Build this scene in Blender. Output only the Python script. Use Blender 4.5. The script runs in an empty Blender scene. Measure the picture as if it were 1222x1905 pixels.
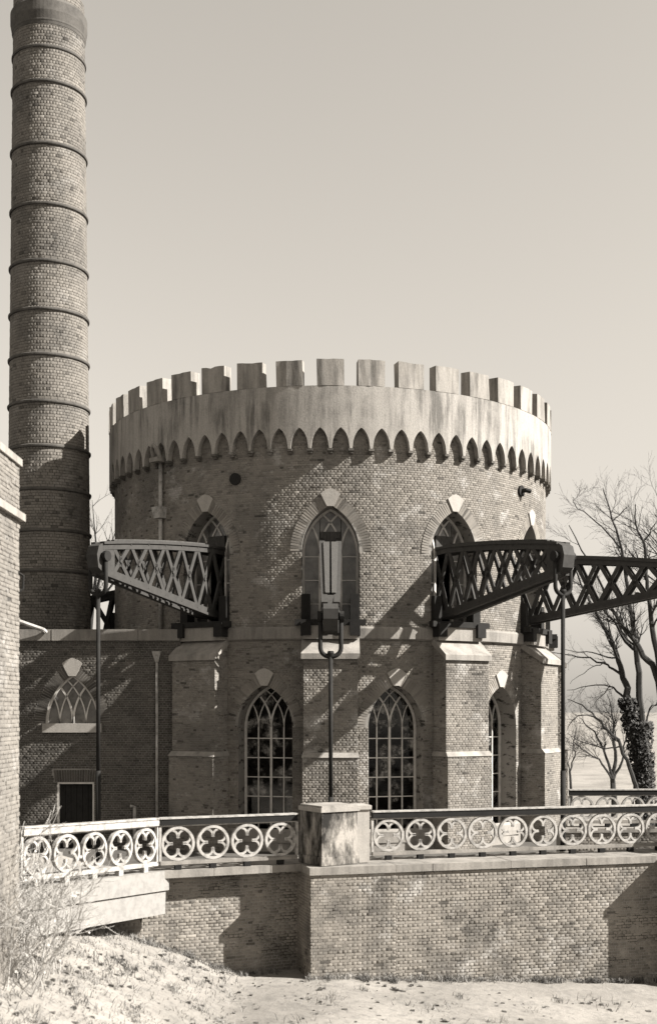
import bpy, bmesh, math, random
import numpy as np
from mathutils import Vector, Matrix

random.seed(7)
rng = np.random.default_rng(7)
sc = bpy.context.scene
COL = sc.collection
R_ = math.radians

# ------------------------------------------------------------------ camera, sky, sun, exposure
E = 6.5                      # eye height in metres above the lowest ground
F, CX, HY = 2265.0, 611.0, 1323.0   # focal length in photo pixels, principal column, horizon row
cam = bpy.data.cameras.new('camera')
camo = bpy.data.objects.new('camera', cam); COL.objects.link(camo)
camo.location = (0, 0, E); camo.rotation_euler = (R_(90), 0, 0)
cam.sensor_fit = 'AUTO'; cam.sensor_width = 36.0
cam.lens = F/1905*36
cam.shift_y = (HY-952.5)/1905
cam.clip_start = .1; cam.clip_end = 6000
cam.dof.use_dof = True; cam.dof.focus_distance = 38; cam.dof.aperture_fstop = .9
sc.camera = camo

SUN_AZ, SUN_EL = R_(77.5), R_(37)     # azimuth from the viewing axis' back, towards the right
S = Vector((math.sin(SUN_AZ)*math.cos(SUN_EL), -math.cos(SUN_AZ)*math.cos(SUN_EL), math.sin(SUN_EL)))
w = bpy.data.worlds.new('World'); sc.world = w; w.use_nodes = True
nt = w.node_tree; nt.nodes.clear()
sky = nt.nodes.new('ShaderNodeTexSky'); sky.sky_type = 'NISHITA'; sky.sun_disc = False
sky.sun_elevation = SUN_EL; sky.sun_rotation = math.pi-SUN_AZ
sky.air_density = 3.7; sky.dust_density = 0.0; sky.ozone_density = 1.0
bw = nt.nodes.new('ShaderNodeRGBToBW')
tint = nt.nodes.new('ShaderNodeMix'); tint.data_type = 'RGBA'; tint.blend_type = 'MULTIPLY'
tint.inputs[0].default_value = 1; tint.inputs[7].default_value = (1, .93, .83, 1)
bg = nt.nodes.new('ShaderNodeBackground'); bg.inputs[1].default_value = .05
out = nt.nodes.new('ShaderNodeOutputWorld')
nt.links.new(sky.outputs[0], bw.inputs[0]); nt.links.new(bw.outputs[0], tint.inputs[6])
nt.links.new(tint.outputs[2], bg.inputs[0]); nt.links.new(bg.outputs[0], out.inputs[0])
sl = bpy.data.lights.new('sun', 'SUN'); sl.energy = 5.0; sl.angle = R_(.5); sl.color = (1, .965, .91)
slo = bpy.data.objects.new('sun', sl); COL.objects.link(slo)
slo.rotation_euler = S.to_track_quat('Z', 'Y').to_euler(); slo.location = (30, 0, 40)
vs = sc.view_settings; vs.view_transform = 'Standard'; vs.look = 'None'; vs.gamma = 1; vs.exposure = 1.6
vs.use_curve_mapping = False

# ------------------------------------------------------------------ helpers
def PX(px, Y): return (px-CX)/F*Y
def PZ(py, Y): return E+(HY-py)/F*Y
def P(px, py, Y): return Vector((PX(px, Y), Y, PZ(py, Y)))
def lerp(a, b, t): return a+(b-a)*t

BASE = {}
class MB:
    def __init__(s): s.v = []; s.f = []
    def add(s, vs_, fs, M=None):
        n = len(s.v)
        s.v += [tuple(M @ Vector(p)) if M is not None else tuple(p) for p in vs_]
        s.f += [tuple(n+i for i in f) for f in fs]
        return s
    def box(s, x0, x1, y0, y1, z0, z1, M=None):
        return s.add([(x0,y0,z0),(x1,y0,z0),(x1,y1,z0),(x0,y1,z0),(x0,y0,z1),(x1,y0,z1),(x1,y1,z1),(x0,y1,z1)],
                     [(0,3,2,1),(4,5,6,7),(0,1,5,4),(1,2,6,5),(2,3,7,6),(3,0,4,7)], M)
    def hexa(s, pts, M=None):    # 8 points, bottom ring then top ring
        return s.add(pts, [(0,3,2,1),(4,5,6,7),(0,1,5,4),(1,2,6,5),(2,3,7,6),(3,0,4,7)], M)
    def prism(s, poly, y0, y1, M=None):   # poly in (x,z)
        n = len(poly)
        vs_ = [(x,y0,z) for x,z in poly]+[(x,y1,z) for x,z in poly]
        fs = [tuple(range(n)), tuple(range(2*n-1, n-1, -1))]+[(i,(i+1)%n,n+(i+1)%n,n+i) for i in range(n)]
        return s.add(vs_, fs, M)
    def prism_z(s, poly, z0, z1, M=None):  # poly in (x,y)
        n = len(poly)
        vs_ = [(x,y,z0) for x,y in poly]+[(x,y,z1) for x,y in poly]
        fs = [tuple(range(n)), tuple(range(2*n-1, n-1, -1))]+[(i,(i+1)%n,n+(i+1)%n,n+i) for i in range(n)]
        return s.add(vs_, fs, M)
    def ribbon(s, poly, wd, y0, y1, M=None, closed=False):   # bar of width wd following a polyline in (x,z)
        p = [Vector((a, b)) for a, b in poly]; n = len(p); L = []; Rr = []
        for i in range(n):
            a = p[i-1] if (i > 0 or closed) else p[i]
            b = p[(i+1) % n] if (i < n-1 or closed) else p[i]
            d = (b-a); d = d.normalized() if d.length > 1e-9 else Vector((1,0)); nn = Vector((-d.y, d.x))
            L.append(p[i]+nn*wd/2); Rr.append(p[i]-nn*wd/2)
        vs_ = []
        for i in range(n):
            vs_ += [(L[i].x,y0,L[i].y),(Rr[i].x,y0,Rr[i].y),(Rr[i].x,y1,Rr[i].y),(L[i].x,y1,L[i].y)]
        fs = []
        for i in range(n if closed else n-1):
            a = 4*i; b = 4*((i+1) % n)
            fs += [(a+k, a+(k+1) % 4, b+(k+1) % 4, b+k) for k in range(4)]
        if not closed: fs += [(0,1,2,3), (4*n-1,4*n-2,4*n-3,4*n-4)]
        return s.add(vs_, fs, M)
    def tube(s, pts, rad, k=8, M=None, cap=True):
        pts = [Vector(p) for p in pts]; n = len(pts)
        rad = rad if hasattr(rad, '__len__') else [rad]*n
        vs_ = []
        d0 = (pts[1]-pts[0]).normalized()
        ref = Vector((0,0,1)) if abs(d0.z) < .9 else Vector((1,0,0))
        u = d0.cross(ref).normalized()
        for i in range(n):
            d = (pts[min(i+1,n-1)]-pts[max(i-1,0)]).normalized()
            u = (u-d*u.dot(d)); u = u.normalized() if u.length > 1e-6 else d.orthogonal().normalized()
            v = d.cross(u)
            for j in range(k):
                a = 2*math.pi*j/k
                vs_.append(pts[i]+(u*math.cos(a)+v*math.sin(a))*rad[i])
        fs = [(i*k+j, i*k+(j+1) % k, (i+1)*k+(j+1) % k, (i+1)*k+j) for i in range(n-1) for j in range(k)]
        if cap: fs += [tuple(range(k-1,-1,-1)), tuple(range((n-1)*k, n*k))]
        return s.add(vs_, fs, M)
    def ring(s, cx, cy, prof, n=96, a0=0, a1=360):     # lathe of a closed (r,z) profile round a vertical axis
        full = abs(a1-a0) >= 359.9; m = len(prof); cnt = n if full else n+1; vs_ = []
        for i in range(cnt):
            a = R_(lerp(a0, a1, i/n))
            vs_ += [(cx+r*math.sin(a), cy-r*math.cos(a), z) for r, z in prof]
        fs = []
        for i in range(n):
            j = (i+1) % cnt
            fs += [(i*m+k, i*m+(k+1) % m, j*m+(k+1) % m, j*m+k) for k in range(m)]
        if not full: fs += [tuple(range(m)), tuple((cnt-1)*m+k for k in range(m))]
        return s.add(vs_, fs)

def thing(name, loc, label, cat, group=None):
    o = bpy.data.objects.new(name, None); COL.objects.link(o); o.location = loc
    o.empty_display_size = .3; o['label'] = label; o['category'] = cat
    if group: o['group'] = group
    BASE[o.name] = Vector(loc); return o
def tag(o, label, cat, group=None):
    o['label'] = label; o['category'] = cat
    if group: o['group'] = group
    return o
def mesh_of(name, mb, mat, base=Vector((0,0,0)), recalc=True, smooth=False):
    me = bpy.data.meshes.new(name)
    me.from_pydata([(x-base.x, y-base.y, z-base.z) for x,y,z in mb.v], [], mb.f)
    if recalc:
        bm = bmesh.new(); bm.from_mesh(me); bmesh.ops.recalc_face_normals(bm, faces=bm.faces); bm.to_mesh(me); bm.free()
    if smooth:
        for p in me.polygons: p.use_smooth = True
    me.materials.append(mat); return me
def obj(name, mb, mat, parent=None, loc=None, smooth=False, kind=None, recalc=True, label=None):
    base = BASE[parent.name] if parent is not None else (Vector(loc) if loc is not None else Vector((0,0,0)))
    me = mesh_of(name, mb, mat, base, recalc, smooth)
    o = bpy.data.objects.new(name, me); COL.objects.link(o)
    if parent is not None: o.parent = parent
    else: o.location = base
    BASE[o.name] = base
    if kind: o['kind'] = kind
    if label: o['label'] = label
    return o
def inst(name, me, M, parent):
    o = bpy.data.objects.new(name, me); COL.objects.link(o); o.parent = parent
    o.matrix_local = Matrix.Translation(-BASE[parent.name]) @ M
    BASE[o.name] = BASE[parent.name]
    return o

# ------------------------------------------------------------------ materials (all of them the warm greys of the print)
TINT = (1.0, .955, .895)
def g(v): return (v*TINT[0], v*TINT[1], v*TINT[2], 1)
class NT:
    def __init__(s, name):
        s.m = bpy.data.materials.new(name); s.m.use_nodes = True; s.t = s.m.node_tree
        s.b = s.t.nodes['Principled BSDF']; s.out = s.t.nodes['Material Output']
        s.pos = s.n('ShaderNodeNewGeometry').outputs['Position']
    def n(s, t, **kw):
        x = s.t.nodes.new(t)
        for k, v in kw.items(): setattr(x, k, v)
        return x
    def l(s, a, b): s.t.links.new(a, b)
    def noise(s, scale, detail=5, rough=.6, stretch=None, off=0):
        nn = s.n('ShaderNodeTexNoise'); nn.inputs['Scale'].default_value = scale
        nn.inputs['Detail'].default_value = detail; nn.inputs['Roughness'].default_value = rough
        mp = s.n('ShaderNodeMapping'); mp.inputs['Scale'].default_value = stretch or (1,1,1)
        mp.inputs['Location'].default_value = (off, off*1.7, off*.6)
        s.l(s.pos, mp.inputs[0]); s.l(mp.outputs[0], nn.inputs['Vector']); return nn.outputs['Fac']
    def ramp(s, fac, stops):
        r = s.n('ShaderNodeValToRGB'); e = r.color_ramp.elements
        while len(e) < len(stops): e.new(.5)
        for el, (p, v) in zip(e, stops):
            el.position = p; el.color = g(v) if not hasattr(v, '__len__') else v
        s.l(fac, r.inputs[0]); return r.outputs[0]
    def mask(s, fac, a, b):
        r = s.n('ShaderNodeMapRange'); r.inputs[1].default_value = a; r.inputs[2].default_value = b
        s.l(fac, r.inputs[0]); return r.outputs[0]
    def mix(s, fac, a, b, mode='MIX'):
        m = s.n('ShaderNodeMix', data_type='RGBA', blend_type=mode)
        for i, x in ((0, fac), (6, a), (7, b)):
            if isinstance(x, (int, float)) and i == 0: m.inputs[0].default_value = x
            elif isinstance(x, tuple): m.inputs[i].default_value = x
            else: s.l(x, m.inputs[i])
        return m.outputs[2]
    def bump(s, h, strength=.3, dist=.02):
        b = s.n('ShaderNodeBump'); b.inputs['Strength'].default_value = strength; b.inputs['Distance'].default_value = dist
        s.l(h, b.inputs['Height']); s.l(b.outputs[0], s.b.inputs['Normal'])
    def fin(s, col, rough=.85, metal=0):
        if isinstance(col, tuple): s.b.inputs['Base Color'].default_value = col
        else: s.l(col, s.b.inputs['Base Color'])
        s.b.inputs['Roughness'].default_value = rough; s.b.inputs['Metallic'].default_value = metal
        s.b.inputs['Specular IOR Level'].default_value = .15
        return s.m

def brick_mat(name, lo, mid, hi, stain=.5, pale=.0, off=0, pale_v=.5, scale=.55):
    t = NT(name)
    at = t.n('ShaderNodeAttribute', attribute_name='tone').outputs['Fac']
    c = t.ramp(at, [(0, lo), (.5, mid), (1, hi)])
    fine = t.noise(38, 4, .7, off=off)
    c = t.mix(.45, c, t.ramp(fine, [(.3, .45), (.7, 1.0)]), 'MULTIPLY')
    big = t.noise(scale, 6, .62, (1,1,.8), off)
    c = t.mix(stain, c, t.ramp(big, [(.36, .30), (.52, .85), (.62, 1.0)]), 'MULTIPLY')
    if pale > 0:
        pm = t.mask(t.noise(1.1, 6, .7, (1,1,1.3), off+11), .56, .66)
        k = t.n('ShaderNodeMath', operation='MULTIPLY'); t.l(pm, k.inputs[0]); k.inputs[1].default_value = pale
        c = t.mix(k.outputs[0], c, g(pale_v))
    t.bump(fine, .25, .006)
    return t.fin(c, .9)
def mortar_mat(name, a, b, off=0, lo=.42, hi=.55, sc_=2.0):
    t = NT(name)
    m = t.noise(sc_, 7, .7, (1, 1, 2.6), off)
    c = t.ramp(m, [(lo, a), (hi, b)])
    c = t.mix(.4, c, t.ramp(t.noise(45, 3, .7, off=off), [(.3, .4), (.7, 1.0)]), 'MULTIPLY')
    t.bump(t.noise(60, 3), .4, .01)
    return t.fin(c, .95)
def stone_mat(name, base, dark, streak=.6, off=0, rough=.85, lo=.45, hi=.62, zs=.16):
    t = NT(name)
    s1 = t.noise(2.6, 7, .68, (1,1,zs), off)
    c = t.ramp(s1, [(lo-.12, dark), (lo, (dark+base)/2), (hi, base)])
    c = t.mix(streak, g(base), c)
    sp = t.noise(22, 5, .7, off=off)
    c = t.mix(.35, c, t.ramp(sp, [(.33, .5), (.6, 1.0)]), 'MULTIPLY')
    b2 = t.noise(.9, 5, .6, off=off+5)
    c = t.mix(.35*streak, c, t.ramp(b2, [(.38, .4), (.58, 1.0)]), 'MULTIPLY')
    t.bump(sp, .35, .015)
    return t.fin(c, rough)
def plaster_mat(name, base, dark):
    t = NT(name)
    sx = t.n('ShaderNodeSeparateXYZ'); t.l(t.pos, sx.inputs[0])
    def mth(op, a, b=None, c=None):
        k = t.n('ShaderNodeMath', operation=op)
        for i_, v in enumerate((a, b, c)):
            if v is None: continue
            if isinstance(v, (int, float)): k.inputs[i_].default_value = v
            else: t.l(v, k.inputs[i_])
        return k.outputs[0]
    ang = mth('ARCTAN2', mth('SUBTRACT', sx.outputs[0], TX), mth('SUBTRACT', TY, sx.outputs[1]))
    gap = mth('ABSOLUTE', mth('SUBTRACT', mth('FRACT', mth('MULTIPLY', ang, 40/(2*math.pi))), .5))   # 0 below a crenel, .5 below a merlon
    run = mth('MULTIPLY', t.mask(gap, .3, .05), t.mask(t.noise(5, 6, .7, (1,1,.12), 3), .42, .62))
    run = mth('MULTIPLY', run, t.mask(mth('MULTIPLY_ADD', t.noise(1.1, 4, .6, off=8), 2.2, sx.outputs[2]), E+9.6, E+11.3))
    s1 = t.mask(t.noise(3.2, 7, .7, (1,1,.10), 0), .56, .40)
    s2 = t.mask(t.noise(.5, 5, .6, off=6), .36, .60)
    k = mth('MAXIMUM', mth('MULTIPLY', run, .45), mth('MULTIPLY', mth('MULTIPLY', s1, s2), .7))
    c = t.mix(k, g(base), g(dark))
    sp = t.noise(20, 6, .75, off=2)
    c = t.mix(.4, c, t.ramp(sp, [(.36, .45), (.56, 1.0)]), 'MULTIPLY')
    t.bump(sp, .4, .02)
    return t.fin(c, .9)
TX, TY, TR = .06, 46.0, 8.0
def paint_mat(name, base, dirt=.4, rough=.6, off=0, spec=.3):
    t = NT(name)
    c = t.mix(dirt, g(base), t.ramp(t.noise(6, 6, .7, off=off), [(.36, base*.25), (.56, base)]))
    t.bump(t.noise(70, 3), .15, .006)
    m_ = t.fin(c, rough); t.b.inputs['Specular IOR Level'].default_value = spec; return m_

M_tower = brick_mat('tower_brick', .04, .215, .28, .55, .7, 0, .34)
M_towerm = mortar_mat('tower_mortar', .05, .25, 1, .40, .47)
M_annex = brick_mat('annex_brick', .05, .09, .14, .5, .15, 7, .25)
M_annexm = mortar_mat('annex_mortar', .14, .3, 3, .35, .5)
M_chim = brick_mat('chimney_brick', .06, .19, .24, .5, .25, 13, .3, .8)
M_chimm = mortar_mat('chimney_mortar', .03, .09, 5)
M_ring = stone_mat('sooty_ring', .11, .04, .7, 41, zs=1)
M_wall = brick_mat('retaining_brick', .06, .23, .29, .65, .7, 21, .32, 1.3)
M_wallm = mortar_mat('retaining_mortar', .02, .27, 9, .45, .49, 1.1)
M_nb = brick_mat('limewashed_brick', .13, .2, .25, .4, .5, 31, .35)
M_nbm = mortar_mat('limewashed_mortar', .06, .22, 12, .42, .5, 3)
M_plaster = plaster_mat('parapet_plaster', .33, .05)
M_merlon = stone_mat('merlon_plaster', .32, .06, .75, 2, lo=.45, hi=.58)
M_stone = stone_mat('pale_stone', .3, .09, .6, 4)
M_key = stone_mat('keystone_stone', .36, .2, .4, 9)
M_pillar = stone_mat('stained_pillar_stone', .3, .02, 1.0, 14, lo=.51, hi=.57, zs=.4)
M_cope = stone_mat('coping_stone', .26, .08, .7, 17)
M_white = paint_mat('white_iron_paint', .34, .65, .55)
M_white2 = paint_mat('white_timber_paint', .23, .3, .7, 3)
M_frame = paint_mat('window_frame_paint', .55, .3, .6, 5)
M_iron = paint_mat('black_iron', .022, .3, .8, 7, .12)
M_rail = paint_mat('dark_rail_iron', .013, .4, .7, 9, .15)
M_ironp = paint_mat('painted_beam_iron', .05, .3, .75, 11, .15)
M_wood = NT('weathered_wood'); M_wood = (lambda t: (t.bump(t.noise(9, 5, .6, (6,6,.6)), .4, .02), t.fin(t.ramp(t.noise(9, 6, .65, (6,6,.6)), [(.35,.035),(.6,.085)]), .85))[1])(M_wood)
M_darkwood = paint_mat('dark_door_wood', .025, .4, .8, 15, .1)
M_ground = None
def ground_mat():
    t = NT('pale_dry_ground')
    c = t.ramp(t.noise(.35, 8, .65), [(.35, .17), (.6, .26)])
    c = t.mix(.5, c, t.ramp(t.noise(5, 8, .75), [(.34, .35), (.52, 1.0)]), 'MULTIPLY')
    sx = t.n('ShaderNodeSeparateXYZ'); t.l(t.pos, sx.inputs[0])
    def band(o, a, b, w_):
        wob = t.n('ShaderNodeMath', operation='MULTIPLY_ADD'); t.l(t.noise(.25, 4, .6, off=3), wob.inputs[0]); wob.inputs[1].default_value = 5*w_; t.l(o, wob.inputs[2])
        k1 = t.mask(wob.outputs[0], a, a+w_); k2 = t.mask(wob.outputs[0], b+w_, b)
        k = t.n('ShaderNodeMath', operation='MULTIPLY'); t.l(k1, k.inputs[0]); t.l(k2, k.inputs[1]); return k.outputs[0]
    nearx, neary = band(sx.outputs[0], -11, 16, 1), band(sx.outputs[1], 15, 34, 1)
    farx, fary = band(sx.outputs[0], 14, 4000, 4), band(sx.outputs[1], 56, 5000, 4)  # far field coloured pale to stand for bright haze under the trees
    def op(o, a, b):
        k = t.n('ShaderNodeMath', operation=o); t.l(a, k.inputs[0]); t.l(b, k.inputs[1]); return k.outputs[0]
    sand_and_haze = op('MAXIMUM', op('MULTIPLY', nearx, neary), op('MULTIPLY', farx, fary))
    low_bounce_field = t.ramp(t.noise(1.2, 6, .7), [(.35, .03), (.65, .07)])  # dark ground outside the view, put in to cut bounced light
    c = t.mix(sand_and_haze, low_bounce_field, c)
    t.bump(t.noise(7, 8, .7), .6, .06)
    return t.fin(c, .95)
M_ground = ground_mat()
M_grass = paint_mat('dry_grass', .24, .5, .9, 19)
M_weed = paint_mat('weed', .09, .5, .9, 20)
M_floor = stone_mat('basin_paving', .1, .04, .5, 23, zs=1)
M_twig = paint_mat('sunlit_twig', .34, .5, .9, 27)
M_bark = paint_mat('dark_bark', .03, .4, .95, 29)
M_ivy = paint_mat('ivy_leaf', .035, .4, .7, 33)
M_dusty = None
def dusty():
    t = NT('dusty_glass')
    n = t.noise(2.3, 6, .6, off=3)
    c = t.ramp(n, [(.35, .07), (.62, .18)])
    t.fin(c, .25); t.b.inputs['Specular IOR Level'].default_value = .5; return t.m
M_dusty = dusty()
def clear_glass():
    t = NT('dark_window_glass')
    tr = t.n('ShaderNodeBsdfTransparent'); tr.inputs[0].default_value = (.55,.54,.52,1)
    gl = t.n('ShaderNodeBsdfGlossy'); gl.inputs['Roughness'].default_value = .06
    df = t.n('ShaderNodeBsdfDiffuse'); t.l(t.ramp(t.noise(1.7, 6, .7, off=2), [(.45, .02), (.66, .35)]), df.inputs[0])
    fr = t.n('ShaderNodeFresnel'); fr.inputs[0].default_value = 1.45
    m1 = t.n('ShaderNodeMixShader'); t.l(t.mask(t.noise(1.7, 6, .7, off=2), .5, .7), m1.inputs[0]); t.l(tr.outputs[0], m1.inputs[1]); t.l(df.outputs[0], m1.inputs[2])
    m2 = t.n('ShaderNodeMixShader'); t.l(fr.outputs[0], m2.inputs[0]); t.l(m1.outputs[0], m2.inputs[1]); t.l(gl.outputs[0], m2.inputs[2])
    t.l(m2.outputs[0], t.out.inputs['Surface']); return t.m
M_glass = clear_glass()
M_dark = paint_mat('dark_interior', .02, .2, .9, 37, .05)

# ------------------------------------------------------------------ brick machinery
TV = np.array([(-.5,-1,-.5),(.5,-1,-.5),(.5,-1,.5),(-.5,-1,.5),
               (-.5,-.04,-.5),(.5,-.04,-.5),(.5,-.04,.5),(-.5,-.04,.5),
               (-.487,0,-.455),(.487,0,-.455),(.487,0,.455),(-.487,0,.455)])
TF = np.array([(8,9,10,11),(4,5,9,8),(5,6,10,9),(6,7,11,10),(7,4,8,11),(0,1,5,4),(1,2,6,5),(2,3,7,6),(3,0,4,7)])
class Pool:
    def __init__(s): s.C = []; s.T = []; s.V = []; s.N = []; s.D = []
    def put(s, c, t, v, n, ln, h): s.C.append(c); s.T.append(t); s.V.append(v); s.N.append(n); s.D.append((ln, h))
def rows(u0, u1, v0, v1, L, H, J=.009, excl=None, bond='cross'):
    res = []; v = v0; r = 0
    while v < v1-.012:
        h = min(H, v1-v); ex = excl(v+h*.5) if excl else []
        step = (L+J)*(1 if r % 2 == 0 else .5)
        x = u0-((r % 4)//2*.5*(L+J)+(.25*(L+J) if r % 2 else 0))
        while x < u1:
            ln = (step-J)*random.uniform(.97, 1.0)
            segs = [(max(x, u0), min(x+ln, u1))]
            for a, b in ex:
                ns = []
                for p, q in segs:
                    if b <= p or a >= q: ns.append((p, q))
                    else:
                        if a > p: ns.append((p, a))
                        if b < q: ns.append((b, q))
                segs = ns
            for p, q in segs:
                if q-p > .03: res.append((p, q, v, v+h))
            x += step
        v += H+J; r += 1
    return res
def lay_cyl(pool, cx, cy, rf, rws):       # bricks on a vertical cylinder (or slight cone) of radius rf(z)
    for p, q, a, b in rws:
        z = (a+b)/2; r = rf(z); th = (p+q)/2/rf(None)
        n = (math.sin(th), -math.cos(th), 0); t = (math.cos(th), math.sin(th), 0)
        pool.put((cx+r*n[0], cy+r*n[1], z), t, (0,0,1), n, (q-p)*r/rf(None), b-a)
def lay_plane(pool, O, t, n, rws):        # u along t, v = world z
    for p, q, a, b in rws:
        u = (p+q)/2
        pool.put((O[0]+t[0]*u, O[1]+t[1]*u, (a+b)/2), (t[0],t[1],0), (0,0,1), (n[0],n[1],0), q-p, b-a)
def lay_arch(pool, M, a, spring, rise, t_, H=.062, J=.012, key=.15, yoff=0, cyl=None):   # voussoirs round a pointed arch, M: frame with x lateral, y out, z up
    c = (rise*rise-a*a)/(2*a); r = a+c
    A1 = math.acos(c/r); rm = r+t_/2; n = int((A1*r-key*.3)/(H+J))
    for sgn in (-1, 1):
        for i in range(n):
            an = (i+.5)*(H+J)/r
            x = -c+rm*math.cos(an); z = spring+rm*math.sin(an)
            if x < key*.55: continue
            rad = Vector((sgn*math.cos(an), 0, math.sin(an))); tan = Vector((-sgn*math.sin(an), 0, math.cos(an)))
            R3 = M.to_3x3()
            yo = math.sqrt(cyl*cyl-x*x)+.002 if cyl else yoff
            pool.put(tuple(M @ Vector((sgn*x, yo, z))), tuple(R3 @ rad), tuple(R3 @ tan), tuple(R3 @ Vector((0,1,0))), t_, H*rm/r)
def make_bricks(pool, parent, mat, n_ind=300, zmin=-99, proud=.006, jit=.004, depth=.035, seed=1):
    rg = np.random.default_rng(seed)
    C = np.array(pool.C); T = np.array(pool.T); V = np.array(pool.V); N = np.array(pool.N); D = np.array(pool.D)
    n = len(C); base = np.array(BASE[parent.name])
    pr = proud+rg.normal(0, jit, n)
    tone = np.clip(rg.normal(.6, .13, n), 0, 1); tone[rg.random(n) < .014] = .15
    Y = np.maximum(C[:,1], 1); px = CX+F*C[:,0]/Y; py = HY-F*(C[:,2]-E)/Y
    vd = C-np.array([0,0,E]); vd /= np.linalg.norm(vd, axis=1)[:,None]
    area = -(vd*N).sum(1)*D[:,0]*D[:,1]/Y**2
    ok = (px > 3) & (px < 1219) & (py > 3) & (py < 1900) & (C[:,2] > zmin)
    area = np.where(ok, area, -1); idx = np.argsort(-area)[:n_ind]; idx = idx[area[idx] > 0]
    ind = np.zeros(n, bool); ind[idx] = True
    # the many: one mesh
    r = np.where(~ind)[0]; m = len(r)
    if m:
        tv = np.repeat(TV[None], m, 0)
        tv = tv.copy(); tv[:,8:,0] += rg.normal(0, .006, (m,4)); tv[:,8:,2] += rg.normal(0, .02, (m,4))
        tv[:,8:,1] += rg.normal(0, .009, (m,4))
        X = C[r][:,None]+T[r][:,None]*(tv[...,0]*D[r,0][:,None])[...,None]+V[r][:,None]*(tv[...,2]*D[r,1][:,None])[...,None] \
            + N[r][:,None]*(tv[...,1]*depth+pr[r][:,None])[...,None]-base
        fl = (np.arange(m)[:,None,None]*12+TF[None]).reshape(-1)
        me = bpy.data.meshes.new('brickwork')
        me.vertices.add(m*12); me.vertices.foreach_set('co', X.reshape(-1))
        me.loops.add(m*36); me.loops.foreach_set('vertex_index', fl.astype(np.int32))
        me.polygons.add(m*9); me.polygons.foreach_set('loop_start', np.arange(m*9, dtype=np.int32)*4)
        at = me.attributes.new('tone', 'FLOAT', 'POINT'); at.data.foreach_set('value', np.repeat(tone[r], 12))
        me.materials.append(mat); me.update(calc_edges=True); me.validate()
        o = bpy.data.objects.new('brickwork', me); COL.objects.link(o); o.parent = parent; o['kind'] = 'stuff'
    # the individuals: shared unit meshes
    var = []
    for k in range(8):
        me = bpy.data.meshes.new('brick'); tv = TV.copy()
        tv[8:,0] += rg.normal(0, .006, 4); tv[8:,2] += rg.normal(0, .02, 4); tv[8:,1] += rg.normal(0, .009, 4)
        me.from_pydata([tuple(p) for p in tv], [], [tuple(int(i) for i in f) for f in TF])
        at = me.attributes.new('tone', 'FLOAT', 'POINT'); at.data.foreach_set('value', np.full(12, .02+.13*k))
        me.materials.append(mat); var.append(me)
    for i in idx:
        t = Vector(T[i])*D[i,0]; nn = Vector(N[i])*depth; v = Vector(V[i])*D[i,1]
        if t.cross(nn).dot(v) < 0: t = -t
        c = Vector(C[i])+Vector(N[i])*pr[i]
        M = Matrix(((t.x,nn.x,v.x,c.x),(t.y,nn.y,v.y,c.y),(t.z,nn.z,v.z,c.z),(0,0,0,1)))
        inst('brick', var[int(tone[i]*7.99)], M, parent)

# pointed arches and tracery, in (x,z)
def arch_c(a, rise): c = (rise*rise-a*a)/(2*a); return c, a+c
def arch_z(x, a, spring, rise):
    c, r = arch_c(a, rise); return spring+math.sqrt(max(r*r-(abs(x)+c)**2, 0))
def arch_poly(a, sill, spring, rise, n=10):
    c, r = arch_c(a, rise); A1 = math.acos(c/r); pts = [(-a, sill)] if sill < spring-.001 else []
    pts += [(c-r*math.cos(A1*i/n), spring+r*math.sin(A1*i/n)) for i in range(n+1)]
    pts += [(-(c-r*math.cos(A1*i/n)), spring+r*math.sin(A1*i/n)) for i in range(n-1,-1,-1)]
    if sill < spring-.001: pts += [(a, sill)]
    return pts
def arch_excl(ctr, a, sill, spring, rise, t_):
    c, r = arch_c(a, rise)
    def f(v):
        if v < sill: return None
        if v <= spring: return (ctr-a, ctr+a)
        q = (r+t_)**2-(v-spring)**2
        if q <= 0: return None
        h = -c+math.sqrt(q)
        return (ctr-h, ctr+h) if h > 0 else None
    return f
def branch(xm, sgn, a, spring, rise, n=16):      # tracery arc leaving a mullion at xm, bending to side sgn, until the outer arch
    c, r = arch_c(a, rise); pts = []
    for i in range(n+1):
        an = math.acos(c/r)*1.0*i/n
        x = xm+sgn*(r-r*math.cos(an)); z = spring+r*math.sin(an)
        if abs(x) >= a or z > arch_z(x, a, spring, rise)-.01: break
        pts.append((x, z))
    return pts
def keystone_mb(M, z, s=1.0, y0=-.1, y1=.05):
    return MB().prism([(-.11*s,z-.03),(.11*s,z-.03),(.31*s,z+.36*s),(.16*s,z+.47*s),(0,z+.53*s),(-.16*s,z+.47*s),(-.31*s,z+.36*s)], y0, y1, M)
def cut(o, cutters):
    for mb in cutters:
        me = mesh_of('cutter', mb, M_dark); co = bpy.data.objects.new('cutter', me); COL.objects.link(co)
        md = o.modifiers.new('b', 'BOOLEAN'); md.operation = 'DIFFERENCE'; md.object = co; md.solver = 'EXACT'
        bpy.context.view_layer.update()
        ev = o.evaluated_get(bpy.context.evaluated_depsgraph_get())
        nm = bpy.data.meshes.new_from_object(ev); o.modifiers.clear(); o.data = nm
        bpy.data.objects.remove(co)

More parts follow.
